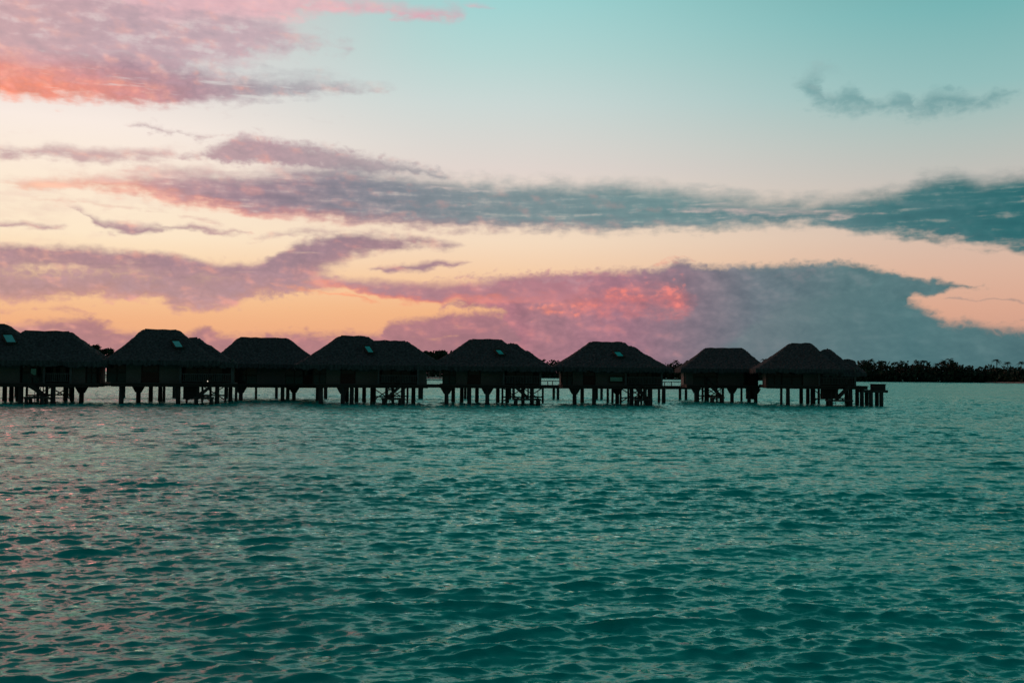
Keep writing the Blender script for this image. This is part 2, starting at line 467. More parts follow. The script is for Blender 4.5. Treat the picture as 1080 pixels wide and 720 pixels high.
# high left cloud: torn upper sheet and the coral belly under it
sky = cloud(sky, [(-400, -170), (-100, -90), (60, -60), (160, -40), (240, -14), (300, 14), (340, 36), (365, 46)],
            [(-400, 90), (-100, 84), (0, 80), (120, 82), (200, 78), (280, 62), (340, 54), (365, 51)],
            [(0, (208, 168, 172)), (120, (198, 166, 174)), (260, (200, 172, 180)), (365, (196, 176, 182))],
            st=1.2, sb=0.8, k=0.7, noise=mixA, open_l=True, op=.92, lo=-.35, hi=1.0, holes=.7, hn=mixB, hlo=-.1, hhi=.9, tex=.11, tn=mixB, warm=.35)
sky = cloud(sky, [(-400, 20), (-100, 30), (0, 40), (50, 46), (100, 50), (150, 52), (200, 62), (260, 72), (330, 78), (412, 92)],
            [(-400, 110), (-100, 112), (0, 107), (60, 110), (120, 113), (190, 115), (250, 110), (300, 105), (350, 102), (412, 99)],
            [(0, (216, 158, 158)), (110, (186, 148, 158)), (190, (176, 146, 158)), (280, (172, 168, 174)), (400, (192, 184, 186))],
            glow=[(0, (255, 144, 110, 1)), (60, (252, 146, 118, .95)), (130, (232, 142, 128, .8)), (200, (190, 146, 154, .6)), (300, (168, 158, 166, .4)), (400, (190, 176, 180, .2))],
            st=1.0, sb=0.6, k=0.5, noise=mixB, open_l=True, op=.97, glow_h=2.6, glow_k=.6, lo=-.25, hi=.95, holes=.55, hn=ns, hlo=.4, hhi=1.2, tex=.11, tn=mixC)
sky = cloud(sky, [(-80, 54), (0, 58), (40, 62), (80, 72), (110, 80)], [(-80, 84), (0, 80), (40, 80), (80, 84), (110, 86)], [(0, (255, 138, 104)), (110, (244, 134, 116))], st=1, sb=.9, k=.6, op=.6, open_l=True, noise=mixB)
# pink strip at the top
sky = cloud(sky, [(150, -30), (260, -22), (330, -14), (400, 0), (450, 5), (486, 10)], [(150, 20), (240, 18), (290, 22), (345, 18), (400, 17), (450, 24), (486, 21)],
            [(150, (222, 182, 188)), (330, (230, 182, 188)), (470, (220, 158, 174))], st=.8, sb=.5, k=.45, op=.85, noise=mixB, lo=-.3, hi=.9, holes=.5, hn=npf, hlo=.3, hhi=1.1, tex=.07)
sky = cloud(sky, [(494, 3), (508, 0), (524, 7)], [(494, 12), (508, 14), (524, 12)], [(490, (214, 172, 186)), (530, (206, 180, 190))], st=.4, sb=.4, k=.25, op=.75)
# out of frame, high left: over-bright pink cloud added to tint the water's reflection
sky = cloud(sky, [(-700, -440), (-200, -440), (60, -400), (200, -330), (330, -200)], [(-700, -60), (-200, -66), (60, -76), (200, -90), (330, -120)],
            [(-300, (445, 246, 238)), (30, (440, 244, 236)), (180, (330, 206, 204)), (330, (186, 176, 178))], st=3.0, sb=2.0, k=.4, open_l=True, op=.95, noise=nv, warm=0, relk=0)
# small grey cloud, upper right: a torn curl and a row of puffs
sky = cloud(sky, [(838, 78), (850, 64), (862, 57), (876, 60), (890, 74), (905, 84)], [(838, 100), (850, 108), (862, 100), (876, 84), (890, 84), (905, 90)],
            [(840, (140, 174, 174)), (905, (146, 184, 184))], st=.6, sb=.8, k=.6, op=.5, noise=mixC, hi=1.3)
sky = cloud(sky, [(842, 90), (852, 80), (864, 84), (872, 98), (886, 96), (896, 88), (908, 88), (920, 104), (936, 104), (946, 95), (958, 93), (966, 106), (980, 97), (992, 92), (1006, 92), (1024, 98), (1036, 104), (1050, 92), (1060, 94), (1076, 100)],
            [(842, 100), (852, 112), (864, 118), (886, 122), (925, 124), (950, 123), (985, 122), (1010, 120), (1035, 116), (1052, 110), (1076, 104)],
            [(840, (120, 162, 164)), (890, (114, 158, 160)), (960, (110, 154, 157)), (1080, (98, 146, 150))], st=.6, sb=.7, k=.3, noise=mixC, lo=-.35, hi=.95, op=.8, tex=.06)
sky = cloud(sky, [(716, 192), (740, 190), (770, 192), (800, 200)], [(716, 198), (740, 200), (770, 204), (800, 206)], [(716, (160, 166, 164)), (800, (150, 162, 160))], st=.4, sb=.4, k=.4, op=.4)
# faint far wisps
sky = cloud(sky, [(150, 112), (250, 116), (360, 114), (400, 120)], [(150, 128), (250, 126), (360, 128), (400, 126)], [(150, (214, 196, 194)), (400, (206, 200, 198))], st=.6, sb=.6, k=.9, op=.45, lo=.3, hi=1.3, noise=mixB)

bg = W.new('ShaderNodeBackground')
bg.inputs['Strength'].default_value = 1.0
wt.links.new(sky.s, bg.inputs['Color'])
wo = W.new('ShaderNodeOutputWorld')
wt.links.new(bg.outputs[0], wo.inputs['Surface'])

# last warm light from just under the horizon, left
sun_d = bpy.data.lights.new('sun', 'SUN')
sun_d.energy = 0.025
sun_d.angle = math.radians(12)
sun_d.color = (1.0, 0.62, 0.48)
sun = bpy.data.objects.new('sun', sun_d)
COL.objects.link(sun)
sd = Vector((math.sin(SUN_AZ) * math.cos(SUN_EL), math.cos(SUN_AZ) * math.cos(SUN_EL), math.sin(SUN_EL)))
sun.rotation_euler = sd.to_track_quat('Z', 'Y').to_euler()


# ------------------------------------------------------------------ materials
def material(name, base, rough=0.8, noise_scale=4.0, var=0.35, spec=0.3, stretch=(1, 1, 1), bump=0.0, metallic=0.0, emit=None):
    m = bpy.data.materials.new(name)
    m.use_nodes = True
    t = NT(m.node_tree)
    p = m.node_tree.nodes['Principled BSDF']
    p.inputs['Roughness'].default_value = rough
    p.inputs['Specular IOR Level'].default_value = spec
    p.inputs['Metallic'].default_value = metallic
    c = t.new('ShaderNodeTexCoord')
    mp = t.new('ShaderNodeMapping')
    mp.inputs['Scale'].default_value = stretch
    m.node_tree.links.new(c.outputs['Object'], mp.inputs['Vector'])
    n = t.noise(S(t, mp.outputs[0]), noise_scale, 5.0, 0.6)
    lo = tuple(q * (1 - var) for q in base)
    hi = tuple(min(1, q * (1 + var)) for q in base)
    col, _ = t.ramp(n, [(0.3, lo), (0.7, hi)])
    m.node_tree.links.new(col.s, p.inputs['Base Color'])
    if bump:
        b = t.new('ShaderNodeBump')
        b.inputs['Strength'].default_value = bump
        b.inputs['Distance'].default_value = 0.05
        m.node_tree.links.new(n.s, b.inputs['Height'])
        m.node_tree.links.new(b.outputs[0], p.inputs['Normal'])
    if emit:
        p.inputs['Emission Color'].default_value = (*emit[0], 1)
        p.inputs['Emission Strength'].default_value = emit[1]
    return m


M_THATCH = material('thatch', (0.085, 0.083, 0.078), 0.95, 5.0, 0.6, 0.1, (1, 1, 0.35), 0.6)
M_CAP = material('thatch_cap', (0.08, 0.076, 0.07), 0.95, 6.0, 0.4, 0.1, bump=0.6)
M_WALL = material('woven_wall', (0.17, 0.155, 0.135), 0.85, 7.0, 0.3, 0.2, (3, 3, 1), 0.3)
M_WOOD = material('dark_wood', (0.065, 0.05, 0.04), 0.8, 5.0, 0.4, 0.2, (1, 1, 6), 0.2)
M_DOOR = material('red_brown_wood', (0.085, 0.038, 0.028), 0.65, 5.0, 0.35, 0.25, (6, 6, 1))
M_PILE = material('pile_wood', (0.07, 0.062, 0.055), 0.9, 4.0, 0.45, 0.15, (1, 1, 0.3), 0.4)
M_DECK = material('deck_boards', (0.085, 0.07, 0.058), 0.8, 3.0, 0.35, 0.2, (10, 1, 1))
M_RAIL = material('pale_rail_wood', (0.12, 0.112, 0.1), 0.8, 5.0, 0.3, 0.2)
M_GLASS = material('dark_glass', (0.02, 0.024, 0.026), 0.08, 1.0, 0.1, 0.6)
M_SKYL = material('skylight_glass', (0.10, 0.62, 0.54), 0.12, 0.8, 0.12, 0.5, metallic=0.92)
M_PANE = material('reflective_pane', (0.08, 0.25, 0.28), 0.2, 1.2, 0.25, 0.5, metallic=0.85)
M_LAMP = material('lamp_glow', (0.8, 0.75, 0.65), 0.5, 1.0, 0.05, emit=((1.0, 0.86, 0.68), 0.9))
M_TRUNK = material('palm_trunk', (0.10, 0.085, 0.07), 0.9, 2.0, 0.3)
M_PALM = material('palm_fronds', (0.035, 0.055, 0.028), 0.7, 0.6, 0.4)
M_LEAF = material('tree_leaves', (0.035, 0.058, 0.03), 0.75, 0.35, 0.5)
M_SAND = material('shore_sand', (0.33, 0.29, 0.24), 0.95, 0.2, 0.25)
M_FABRIC = material('lounger_fabric', (0.10, 0.095, 0.09), 0.9, 8.0, 0.2)


# ------------------------------------------------------------------ water: one sheet of real waves
def build_water():
    # columns: fine over the front, coarse behind
    ang_f = np.radians(np.linspace(-46, 46, 980))
    ang_b = np.radians(np.linspace(46, 314, 90))[1:-1]
    ang = np.concatenate([ang_f, ang_b])
    step = np.concatenate([np.full(980, ang_f[1] - ang_f[0]), np.full(len(ang_b), ang_b[1] - ang_b[0])])
    r = [3.0]
    while r[-1] < 170.0:
        q = r[-1]
        r.append(q + max(0.020, min(0.17, 0.0031 * q)) if q < 130 else q + 0.45)
    while r[-1] < 26000.0:
        r.append(r[-1] * 1.06)
    r = np.array(r)
    nr, na = len(r), len(ang)
    X = (r[:, None] * np.sin(ang)[None, :]).astype(np.float32)
    Y = (r[:, None] * np.cos(ang)[None, :]).astype(np.float32)
    dr = np.gradient(r)
    space = np.maximum(dr[:, None], r[:, None] * step[None, :]).astype(np.float32)
    Z = np.zeros_like(X)
    DX = np.zeros_like(X)
    DY = np.zeros_like(X)
    lost = np.zeros_like(X)
    N = 150
    # gusts: patches of rougher and calmer water
    gust = np.full_like(X, 1.0)
    for L_, th_, p_, a_ in ((37, 1.2, 0.3, .14), (23, 1.9, 2.1, .13), (14, 1.5, 4.0, .13), (9, .9, 1.0, .12), (6, 2.2, 5.1, .10)):
        gust += a_ * np.sin(2 * math.pi / L_ * (X * .45 * math.cos(th_) + Y * math.sin(th_)) + p_)
    lam = np.exp(rng.uniform(np.log(0.12), np.log(2.4), N))
    th = rng.normal(0.0, 1.0, N) * np.where(lam > 0.8, 0.27, 0.42) + math.radians(8) - math.pi / 2     # travelling roughly towards the camera
    ph = rng.uniform(0, 2 * math.pi, N)
    rms = 0.235
    amp_s = rms * math.sqrt(2.0 / N)
    for i in range(N):
        k = 2 * math.pi / lam[i]
        s = amp_s * (1.35 if lam[i] < 0.5 else 0.92 if lam[i] < 1.0 else 0.52)
        a = s / k
        kx, ky = k * math.cos(th[i]), k * math.sin(th[i])
        w = np.clip((lam[i] / space - 1.2) / 1.0, 0, 1)
        lost += (1 - w) * s * s / 2
        rows = np.where(w.max(axis=1) > 0)[0]
        if len(rows) == 0:
            continue
        e = rows[-1] + 1
        if lam[i] < 1.3:
            w = w * gust
        phi = kx * X[:e] + ky * Y[:e] + ph[i]
        c = np.cos(phi) * w[:e]
        sn = np.sin(phi) * w[:e]
        Z[:e] += a * c
        DX[:e] -= 1.05 * a * sn * math.cos(th[i])
        DY[:e] -= 1.05 * a * sn * math.sin(th[i])
    X += DX
    Y += DY
    co = np.stack([X, Y, Z], -1).reshape(-1, 3)
    co = np.concatenate([co, np.array([[0, 0, 0]], np.float32)])
    idx = np.arange(nr * na).reshape(nr, na)
    a = idx[:-1]
    b = idx[1:]
    quads = np.stack([a, b, np.roll(b, -1, 1), np.roll(a, -1, 1)], -1).reshape(-1, 4)
    quads = quads[:, ::-1]
    tri = np.stack([np.full(na, nr * na), idx[0], np.roll(idx[0], -1)], -1)[:, ::-1]
    me = bpy.data.meshes.new('water')
    me.vertices.add(len(co))
    me.vertices.foreach_set('co', co.astype(np.float32).ravel())
    loops = np.concatenate([quads.ravel(), tri.ravel()]).astype(np.int32)
    me.loops.add(len(loops))
    me.loops.foreach_set('vertex_index', loops)
    nq, ntr = len(quads), len(tri)
    me.polygons.add(nq + ntr)
    starts = np.concatenate([np.arange(nq) * 4, nq * 4 + np.arange(ntr) * 3]).astype(np.int32)
    me.polygons.foreach_set('loop_start', starts)
    me.polygons.foreach_set('use_smooth', np.ones(nq + ntr, bool))
    me.update(calc_edges=True)
    at = me.attributes.new('fine_slope', 'FLOAT', 'POINT')
    at.data.foreach_set('value', np.concatenate([np.sqrt(lost).ravel(), [0.1]]).astype(np.float32))
    m = bpy.data.materials.new('lagoon_water')
    m.use_nodes = True
    t = NT(m.node_tree)
    geo = t.new('ShaderNodeNewGeometry')
    pos = S(t, geo.outputs['Position'])
    att = t.new('ShaderNodeAttribute')
    att.attribute_name = 'fine_slope'
    ls = S(t, att.outputs['Fac'])
    # ripples finer than the mesh: tilt of the surface, true to the slope the mesh leaves out
    def vm(op, a, b=None, scale=None):
        n = t.new('ShaderNodeVectorMath')
        n.operation = op
        t.sock(n.inputs[0], a)
        if b is not None: t.sock(n.inputs[1], b)
        if scale is not None: t.sock(n.inputs['Scale'], scale)
        return S(t, n.outputs[0])
    n1 = t.noise(vm('MULTIPLY', pos, (4.0, 8.5, 1.0)), 1.0, 5.0, 0.68, color=True)
    n2 = t.noise(vm('MULTIPLY', pos, (0.9, 1.6, 1.0)), 1.0, 5.0, 0.65, color=True)
    tilt1 = vm('MULTIPLY', vm('SUBTRACT', n1, (0.5, 0.5, 0.5)), (0.7, 1.5, 0.0))
    tilt2 = vm('MULTIPLY', vm('SUBTRACT', n2, (0.5, 0.5, 0.5)), (5.5, 9.0, 0.0))
    nn = vm('NORMALIZE', vm('ADD', vm('ADD', S(t, geo.outputs['Normal']), tilt1), vm('SCALE', tilt2, scale=ls)))
    # the rest of the unmodelled slope is micro roughness
    rg = t.math('SQRT', ls * 0.16 + 0.004)
    m.node_tree.nodes.remove(m.node_tree.nodes['Principled BSDF'])
    lk = m.node_tree.links
    body = t.new('ShaderNodeBsdfDiffuse')            # light scattered back by the shallow lagoon
    bt_ = t.noise(vm('MULTIPLY', pos, (0.020, 0.055, 1.0)), 1.0, 4.0, 0.55)
    bcol, _ = t.ramp(bt_, [(0.30, (0.0, 0.40, 0.325)), (0.70, (0.0, 0.60, 0.475))])
    lk.new(bcol.s, body.inputs['Color'])
    glo = t.new('ShaderNodeBsdfGlossy')
    glo.inputs['Color'].default_value = (0.64, 0.98, 0.91, 1)
    fr = t.new('ShaderNodeFresnel')
    fr.inputs['IOR'].default_value = 1.333
    for n_ in (glo, fr):
        lk.new(nn.s, n_.inputs['Normal'])
    lk.new(rg.s, glo.inputs['Roughness'])
    mx_ = t.new('ShaderNodeMixShader')
    lk.new((S(t, fr.outputs[0]) * 0.92).s, mx_.inputs[0])
    lk.new(body.outputs[0], mx_.inputs[1])
    lk.new(glo.outputs[0], mx_.inputs[2])
    lk.new(mx_.outputs[0], m.node_tree.nodes['Material Output'].inputs['Surface'])
    me.materials.append(m)
    o = bpy.data.objects.new('water', me)
    COL.objects.link(o)
    tag(o, 'choppy teal lagoon water reflecting the dusk sky', 'water', kind='structure')


build_water()


# ------------------------------------------------------------------ bungalows
def hip_roof(u1, u2, zr, uL, uR, ze, v0, v1, thick=0.32, step=0.16, sag=0.05):
    """thatched hip roof with rounded edges, ragged eave and a soffit"""
    vm_ = (v0 + v1) / 2
    nx = max(8, int((uR - uL) / step))
    ny = max(8, int((v1 - v0) / step))
    mb = MB()
    X = np.linspace(uL, uR, nx + 1)
    Y = np.linspace(v0, v1, ny + 1)
    top = {}
    for j, y in enumerate(Y):
        for i, x in enumerate(X):
            s = min((x - uL) / max(0.1, u1 - uL), (uR - x) / max(0.1, uR - u2), (y - v0) / (vm_ - v0), (v1 - y) / (v1 - vm_), 1.0)
            s = max(0.0, s)
            k_ = 0.06                       # thatch rounds off ridges and hips
            q_ = sorted(((x - uL) / max(0.1, u1 - uL), (uR - x) / max(0.1, uR - u2), (y - v0) / (vm_ - v0), (v1 - y) / (v1 - vm_), 1.0))[:3]
            for qq in q_[1:]:
                h_ = max(k_ - abs(s - qq), 0) / k_
                s = min(s, qq) - h_ * h_ * k_ * 0.25
            s = max(0.0, s)
            z = ze + (zr - ze) * s - sag * math.sin(s * math.pi) * (zr - ze)
            z += random.uniform(-0.04, 0.04)
            jx = random.uniform(-.03, .03)
            top[i, j] = len(mb.v)
            mb.v.append((x + jx, y + random.uniform(-.03, .03), z + thick * 0.15))
    bottom = {}
    for j, y in enumerate(Y):
        for i, x in enumerate(X):
            edge = i in (0, nx) or j in (0, ny)
            tx, ty, tz = mb.v[top[i, j]]
            bottom[i, j] = len(mb.v)
            mb.v.append((tx, ty, tz - thick - (random.uniform(0, 0.20) if edge else 0)))
    for j in range(ny):
        for i in range(nx):
            mb.f.append((top[i, j], top[i + 1, j], top[i + 1, j + 1], top[i, j + 1]))
            mb.f.append((bottom[i, j], bottom[i, j + 1], bottom[i + 1, j + 1], bottom[i + 1, j]))
    for i in range(nx):
        mb.f.append((top[i, 0], bottom[i, 0], bottom[i + 1, 0], top[i + 1, 0]))
        mb.f.append((top[i, ny], top[i + 1, ny], bottom[i + 1, ny], bottom[i, ny]))
    for j in range(ny):
        mb.f.append((top[0, j], top[0, j + 1], bottom[0, j + 1], bottom[0, j]))
        mb.f.append((top[nx, j], bottom[nx, j], bottom[nx, j + 1], top[nx, j + 1]))
    return mb


HALF = 4.2    # half depth of a main roof


def bungalow(spec):
    vo = spec['vo']
    u0, _ = uz(spec['cx'], 400, vo)
    O = P1 + UH * u0 + VH * vo
    rz = math.radians(spec['rz'])
    uh, vh = Vector((math.cos(rz), math.sin(rz), 0)), Vector((-math.sin(rz), math.cos(rz), 0))
    root = empty('overwater_bungalow', O, rz)
    tag(root, spec['label'], 'bungalow', 'thatched overwater bungalows in a row')

    def L(x, y, v):                    # photo point at local depth v -> local (x, z)
        d = ray(x, y)
        c = Vector((0, 0, CAM_H))
        p = c + d * ((v - (c - O).dot(vh)) / d.dot(vh)) - O
        return p.dot(uh), p.z

    # --- roofs
    ze0 = None
    main = None
    for i, rf in enumerate(spec['roofs']):
        v0, v1 = rf.get('v', (-0.4, 8.0))
        vm_ = (v0 + v1) / 2
        a, zr = L(rf['ridge'][0], rf['y'], vm_)
        b, _ = L(rf['ridge'][1], rf['y'], vm_)
        uL, ze = L(rf['eave'][0], rf['ye'], v0)
        uR, _ = L(rf['eave'][1], rf['ye'], v0)
        zr -= 0.09
        uL = min(uL, a - 0.5)
        uR = max(uR, b + 0.5)
        o = hip_roof(a, b, zr, uL, uR, ze + 0.28, v0, v1).build(('main_roof', 'side_roof', 'porch_roof')[i], M_THATCH, root)
        # thatch capping along ridge and hips
        cap = MB()
        m_ = max(2, int((b - a) / .5))
        pts = [(a + .15 + (b - a - .3) * q / m_, vm_, zr - .13 + random.uniform(-.03, .03)) for q in range(m_ + 1)]
        cap.path(pts, [.16 + random.uniform(-.02, .03) for _ in pts], 9)
        cap.build('ridge_cap', M_CAP, o)
        if i == 0:
            ze0 = ze
            main = (o, a, b, zr, uL, uR, ze + 0.28, v0, vm_)
    # --- skylight on the front slope of the main roof
    if 'sky' in spec:
        o, a, b, zr, uL, uR, ze, v0, vm_ = main
        x0, x1, y0, y1 = spec['sky']
        sl = (zr - ze) / (vm_ - v0)
        def on_slope(x, y):
            lo_, hi_ = v0, vm_
            for _ in range(40):
                m_ = (lo_ + hi_) / 2
                u, z = L(x, y, m_)
                if z > ze + sl * (m_ - v0): lo_ = m_
                else: hi_ = m_
            return Vector((u, m_, z))
        nrm = Vector((0, -sl, 1)).normalized()
        sh = spec.get('lean', 5)
        p = [on_slope(x0 + sh, y1), on_slope(x1, y1), on_slope(x1 - sh, y0), on_slope(x0, y0)]
        off = nrm * 0.16
        mb = MB().quadbox([q + off * 0.2 for q in p] + [q + off for q in p])
        s = mb.build('skylight', M_SKYL, o)
        fr = MB()
        for q in range(4):
            e_ = (p[(q + 1) % 4] - p[q]).normalized() * .06
            fr.bar(p[q] + off - e_, p[(q + 1) % 4] + off + e_, .09, .12)
        fr.build('frame', M_WOOD, s)
    # --- deck
    yb = spec['deck'][2]
    dl, zb = L(spec['deck'][0], yb, 0)
    dr_, _ = L(spec['deck'][1], yb, 0)
    zt = zb + 0.34
    MB().box(dl, dr_, 0, 8.2, zt - 0.09, zt).build('deck', M_DECK, root)
    bm = MB()
    for v in (0.15, 3.9, 7.9):
        bm.box(dl + .05, dr_ - .05, v, v + .16, zb, zt - .092)
    n = max(3, int((dr_ - dl) / 1.1))
    for i in range(n + 1):
        x = dl + .1 + (dr_ - dl - .3) * i / n
        bm.box(x, x + .1, .32, 7.88, zb + .05, zt - .093)
    bm.build('deck_beam', M_WOOD, root)
    # --- walls
    zh = ze0 + 0.55
    for (xa, xb, kind) in spec['walls']:
        v = 1.1 if kind != 'open' else 3.2
        a, _ = L(xa, 395, v)
        b, _ = L(xb, 395, v)
        if kind == 'panel':
            MB().box(a, b, v, v + .14, zt, zh).build('wall_panel', M_WALL, root)
        elif kind == 'door':
            d = MB().box(a + .04, b - .04, v + .05, v + .11, zt + .02, zt + 2.0).build('door', M_DOOR, root)
            f = MB().box(a + .12, b - .12, v + .035, v + .047, zt + .9, zt + 1.85)
            f.build('pane', M_GLASS, d)
            MB().box(a, b, v, v + .14, zt + 2.003, zh).build('lintel', M_WOOD, root)
        elif kind == 'dark':
            # slatted recess: glazing behind a timber frame
            g = MB().box(a, b, v + .5, v + .56, zt, zh).build('window', M_GLASS, root)
            fr = MB()
            k = max(2, int((b - a) / 0.9))
            for i in range(k + 1):
                x = a + (b - a) * i / k
                fr.box(x - .04, x + .04, v + .42, v + .497, zt, zh)
            fr.box(a - .05, b + .05, v + .36, v + .44, zt + .8, zt + .88)
            fr.build('frame', M_WOOD, g)
        elif kind == 'open':
            MB().box(a, b, v, v + .14, zt, zh).build('wall_panel', M_DOOR, root)
            w_ = (b - a) / 3
            g = MB().box(a + w_ * .3, b - w_ * .6, v - .05, v - .003, zt + .05, zt + 1.95).build('sliding_door', M_GLASS, root)
            fr = MB()
            for i in range(4):
                x = a + w_ * .3 + (b - a - w_ * .9) * i / 3
                fr.box(x - .04, x + .04, v - .11, v - .053, zt + .05, zt + 1.95)
            for z in (zt + .07, zt + 1.86):
                fr.box(a + w_ * .3 - .06, b - w_ * .6 + .06, v - .14, v - .08, z, z + .07)
            fr.build('frame', M_WOOD, g)
            # terrace posts and rail at the front
            pa, _ = L(xa, 395, .2)
            pb, _ = L(xb, 395, .2)
            for x in (pa + .1, pb - .1):
                MB().box(x - .09, x + .09, .12, .30, zt, zh).build('porch_post', M_RAIL, root)
            rl = MB()
            rl.bar((pa + .2, .2, zt + .78), (pb - .2, .2, zt + .78), .09, .07)
            rl.bar((pa + .2, .2, zt + .15), (pb - .2, .2, zt + .15), .06, .05)
            k = max(4, int((pb - pa) / .16))
            for i in range(1, k):
                x = pa + .2 + (pb - pa - .4) * i / k
                rl.box(x - .022, x + .022, .18, .22, zt + .17, zt + .75)
            rl.build('railing', M_RAIL, root)
    # back and side walls close the house
    wa, _ = L(spec['walls'][0][0], 395, 1.1)
    wb, _ = L(spec['walls'][-1][1], 395, 1.1)
    MB().box(wa, wb, 7.0, 7.14, zt, zh).build('rear_wall', M_WALL, root)
    for x in (wa + .003, wb - .153):
        MB().box(x, x + .15, 3.35, 6.997, zt, zh).build('side_wall', M_WALL, root)
    # --- piles
    for (x, row, kind) in spec['piles']:
        v = {'F': .5, 'M': 4.0, 'B': 7.6}[row]
        a, _ = L(x, 415, v)
        r = {'t': .20, 'n': .13, 'b': .20}[kind]
        p = MB().tube((a, v, -1.2), (a, v, zb + .02), r * 1.06, r * .94, 12).build('pile', M_PILE, root)
        if kind == 'b':
            br = MB()
            for sx in (-1, 1):
                br.quadbox([(a + sx * .15, v - .12, zb - .55), (a + sx * .25, v - .12, zb - .55), (a + sx * .25, v + .12, zb - .55), (a + sx * .15, v + .12, zb - .55),
                            (a + sx * .15, v - .12, zb - .004), (a + sx * .55, v - .12, zb - .004), (a + sx * .55, v + .12, zb - .004), (a + sx * .15, v + .12, zb - .004)])
            br.build('bracket', M_WOOD, p)
    # --- stairs to the swim platform
    if 'stair' in spec:
        xa, xb, kind = spec['stair']
        a, _ = L(xa, 415, -.3)
        b, _ = L(xb, 415, -.3)
        w = b - a
        pz = 0.62
        pl = MB().box(a, b, -2.3, -.25, pz - .14, pz).build('swim_platform', M_DECK, root)
        for x in (a + .2, b - .2):
            for v in (-2.1, -.5):
                MB().tube((x, v, -1.2), (x, v, pz - .15), .14, n=10).build('pile', M_PILE, pl)
        st = MB()
        run = max(1.1, w * .5)
        s0 = a + .15 if kind == 'L' else b - .15
        sg = 1 if kind == 'L' else -1
        k = 6
        for i in range(k):
            z = zt - .09 - (zt - pz) * (i + .5) / k
            x = s0 + sg * run * i / k
            st.box(min(x, x + sg * run / k), max(x, x + sg * run / k), -1.05, -.1, z - .05, z)
        for v in (-1.09, -.1):
            st.bar((s0, v, zt - .12), (s0 + sg * run, v, pz + .03), .07, .24)
        so = st.build('stairs', M_WOOD, root)
        for v in (-1.1, -.08):
            hr = MB()
            hr.bar((s0, v, zt + .75), (s0 + sg * run, v, pz + .85), .06, .06)
            hr.bar((s0, v, zt - .05), (s0, v, zt + .75), .07, .07)
            hr.bar((s0 + sg * run, v, pz), (s0 + sg * run, v, pz + .85), .07, .07)
            hr.build('handrail', M_WOOD, so)
        for (xm, yy) in ((a + .2, 3.2), (b - .2, 5.6)):
            bc = MB()
            bc.bar((xm - .9, yy, zb - .02), (xm + .9, yy, .25), .09, .09)
            bc.bar((xm + .9, yy + .05, zb - .02), (xm - .9, yy + .05, .25), .09, .09)
            bc.bar((xm - 1.1, yy + .02, .62), (xm + 1.1, yy + .02, .62), .1, .12)
            for q in (-1.0, 1.0):
                bc.tube((xm + q, yy, -1.2), (xm + q, yy, zb), .1, n=8)
            bc.build('cross_brace', M_PILE, root)
        ld = MB()
        xx = b - .5 if kind == 'L' else a + .5
        for q in (-.2, .2):
            ld.tube((xx + q, -2.36, -.8), (xx + q, -2.36, pz + .75), .03, n=6)
        for q in range(5):
            ld.tube((xx - .2, -2.36, -.5 + q * .28), (xx + .2, -2.36, -.5 + q * .28), .022, n=6)
        ld.build('ladder', M_WOOD, pl)
    if 'skirt' in spec:           # boarded shower and store room under the deck
        for xa, xb, ybot in spec['skirt']:
            a, z0 = L(xa, ybot, .9)
            b, _ = L(xb, ybot, .9)
            MB().box(a, b, .9, 2.6, z0, zb - .004).build('store_room', M_WOOD, root)
    for (x0, x1, y0, y1) in spec.get('panes', []):
        a, z1 = L(x0, y0, 1.0)
        b, z0 = L(x1, y1, 1.0)
        g = MB().quadbox([(a, .96, z0), (b, .96, z0), (b, 1.0, z0), (a, 1.0, z0), (a, .98, z1), (b, .98, z1), (b, 1.02, z1), (a, 1.02, z1)]).build('window', M_PANE, root)
        fr = MB()
        w_ = .05
        for (e, yy) in ((-w_, .90), (w_, .90), (w_, 1.03), (-w_, 1.03)):
            fr.v += [(a + e, yy, z0 + e), (b - e, yy, z0 + e), (b - e, yy, z1 - e), (a + e, yy, z1 - e)]
        for i in range(4):
            for k in range(4):
                j, l = (i + 1) % 4, (k + 1) % 4
                fr.f.append((i * 4 + k, i * 4 + l, j * 4 + l, j * 4 + k))
        fr.build('frame', M_WOOD, g)
    if 'lamp' in spec:
        a, z = L(spec['lamp'][0], spec['lamp'][1], -.02)
        lm = MB().tube((a, -.02, z - .05), (a, -.02, z + .05), .04, .03, 10).build('deck_lamp', M_LAMP, root)
        MB().tube((a, -.02, zt), (a, -.02, z - .052), .03, n=8).build('lamp_post', M_WOOD, lm)
    return root, L, zt, zb


B = []
B.append(dict(cx=45, rz=15, vo=-.5, label='leftmost thatched bungalow, cut by the photo edge, wide double roof with skylight',
    roofs=[dict(ridge=(-45, 7), y=339.5, eave=(-95, 60), ye=383, v=(-.4, 8)), dict(ridge=(24, 75), y=347.5, eave=(-12, 114), ye=384.5, v=(-.15, 6.8))],
    sky=(2, 18, 354, 363), deck=(-70, 104, 407.5),
    walls=[(-60, -30, 'dark'), (-30, 0, 'panel'), (0, 21, 'panel'), (21, 45, 'dark'), (45, 76, 'open'), (76, 90, 'panel'), (90, 101, 'dark')],
    panes=[(32, 39, 388, 396)],
    piles=[(22, 'F', 't'), (56, 'F', 't'), (-20, 'F', 't'), (-40, 'F', 't'), (86, 'M', 'b'), (5, 'B', 't'), (12, 'B', 't'), (18, 'B', 'n'), (69, 'B', 't'), (76, 'B', 't'), (-10, 'B', 't'), (40, 'B', 'n')],
    stair=(30, 52, 'L')))
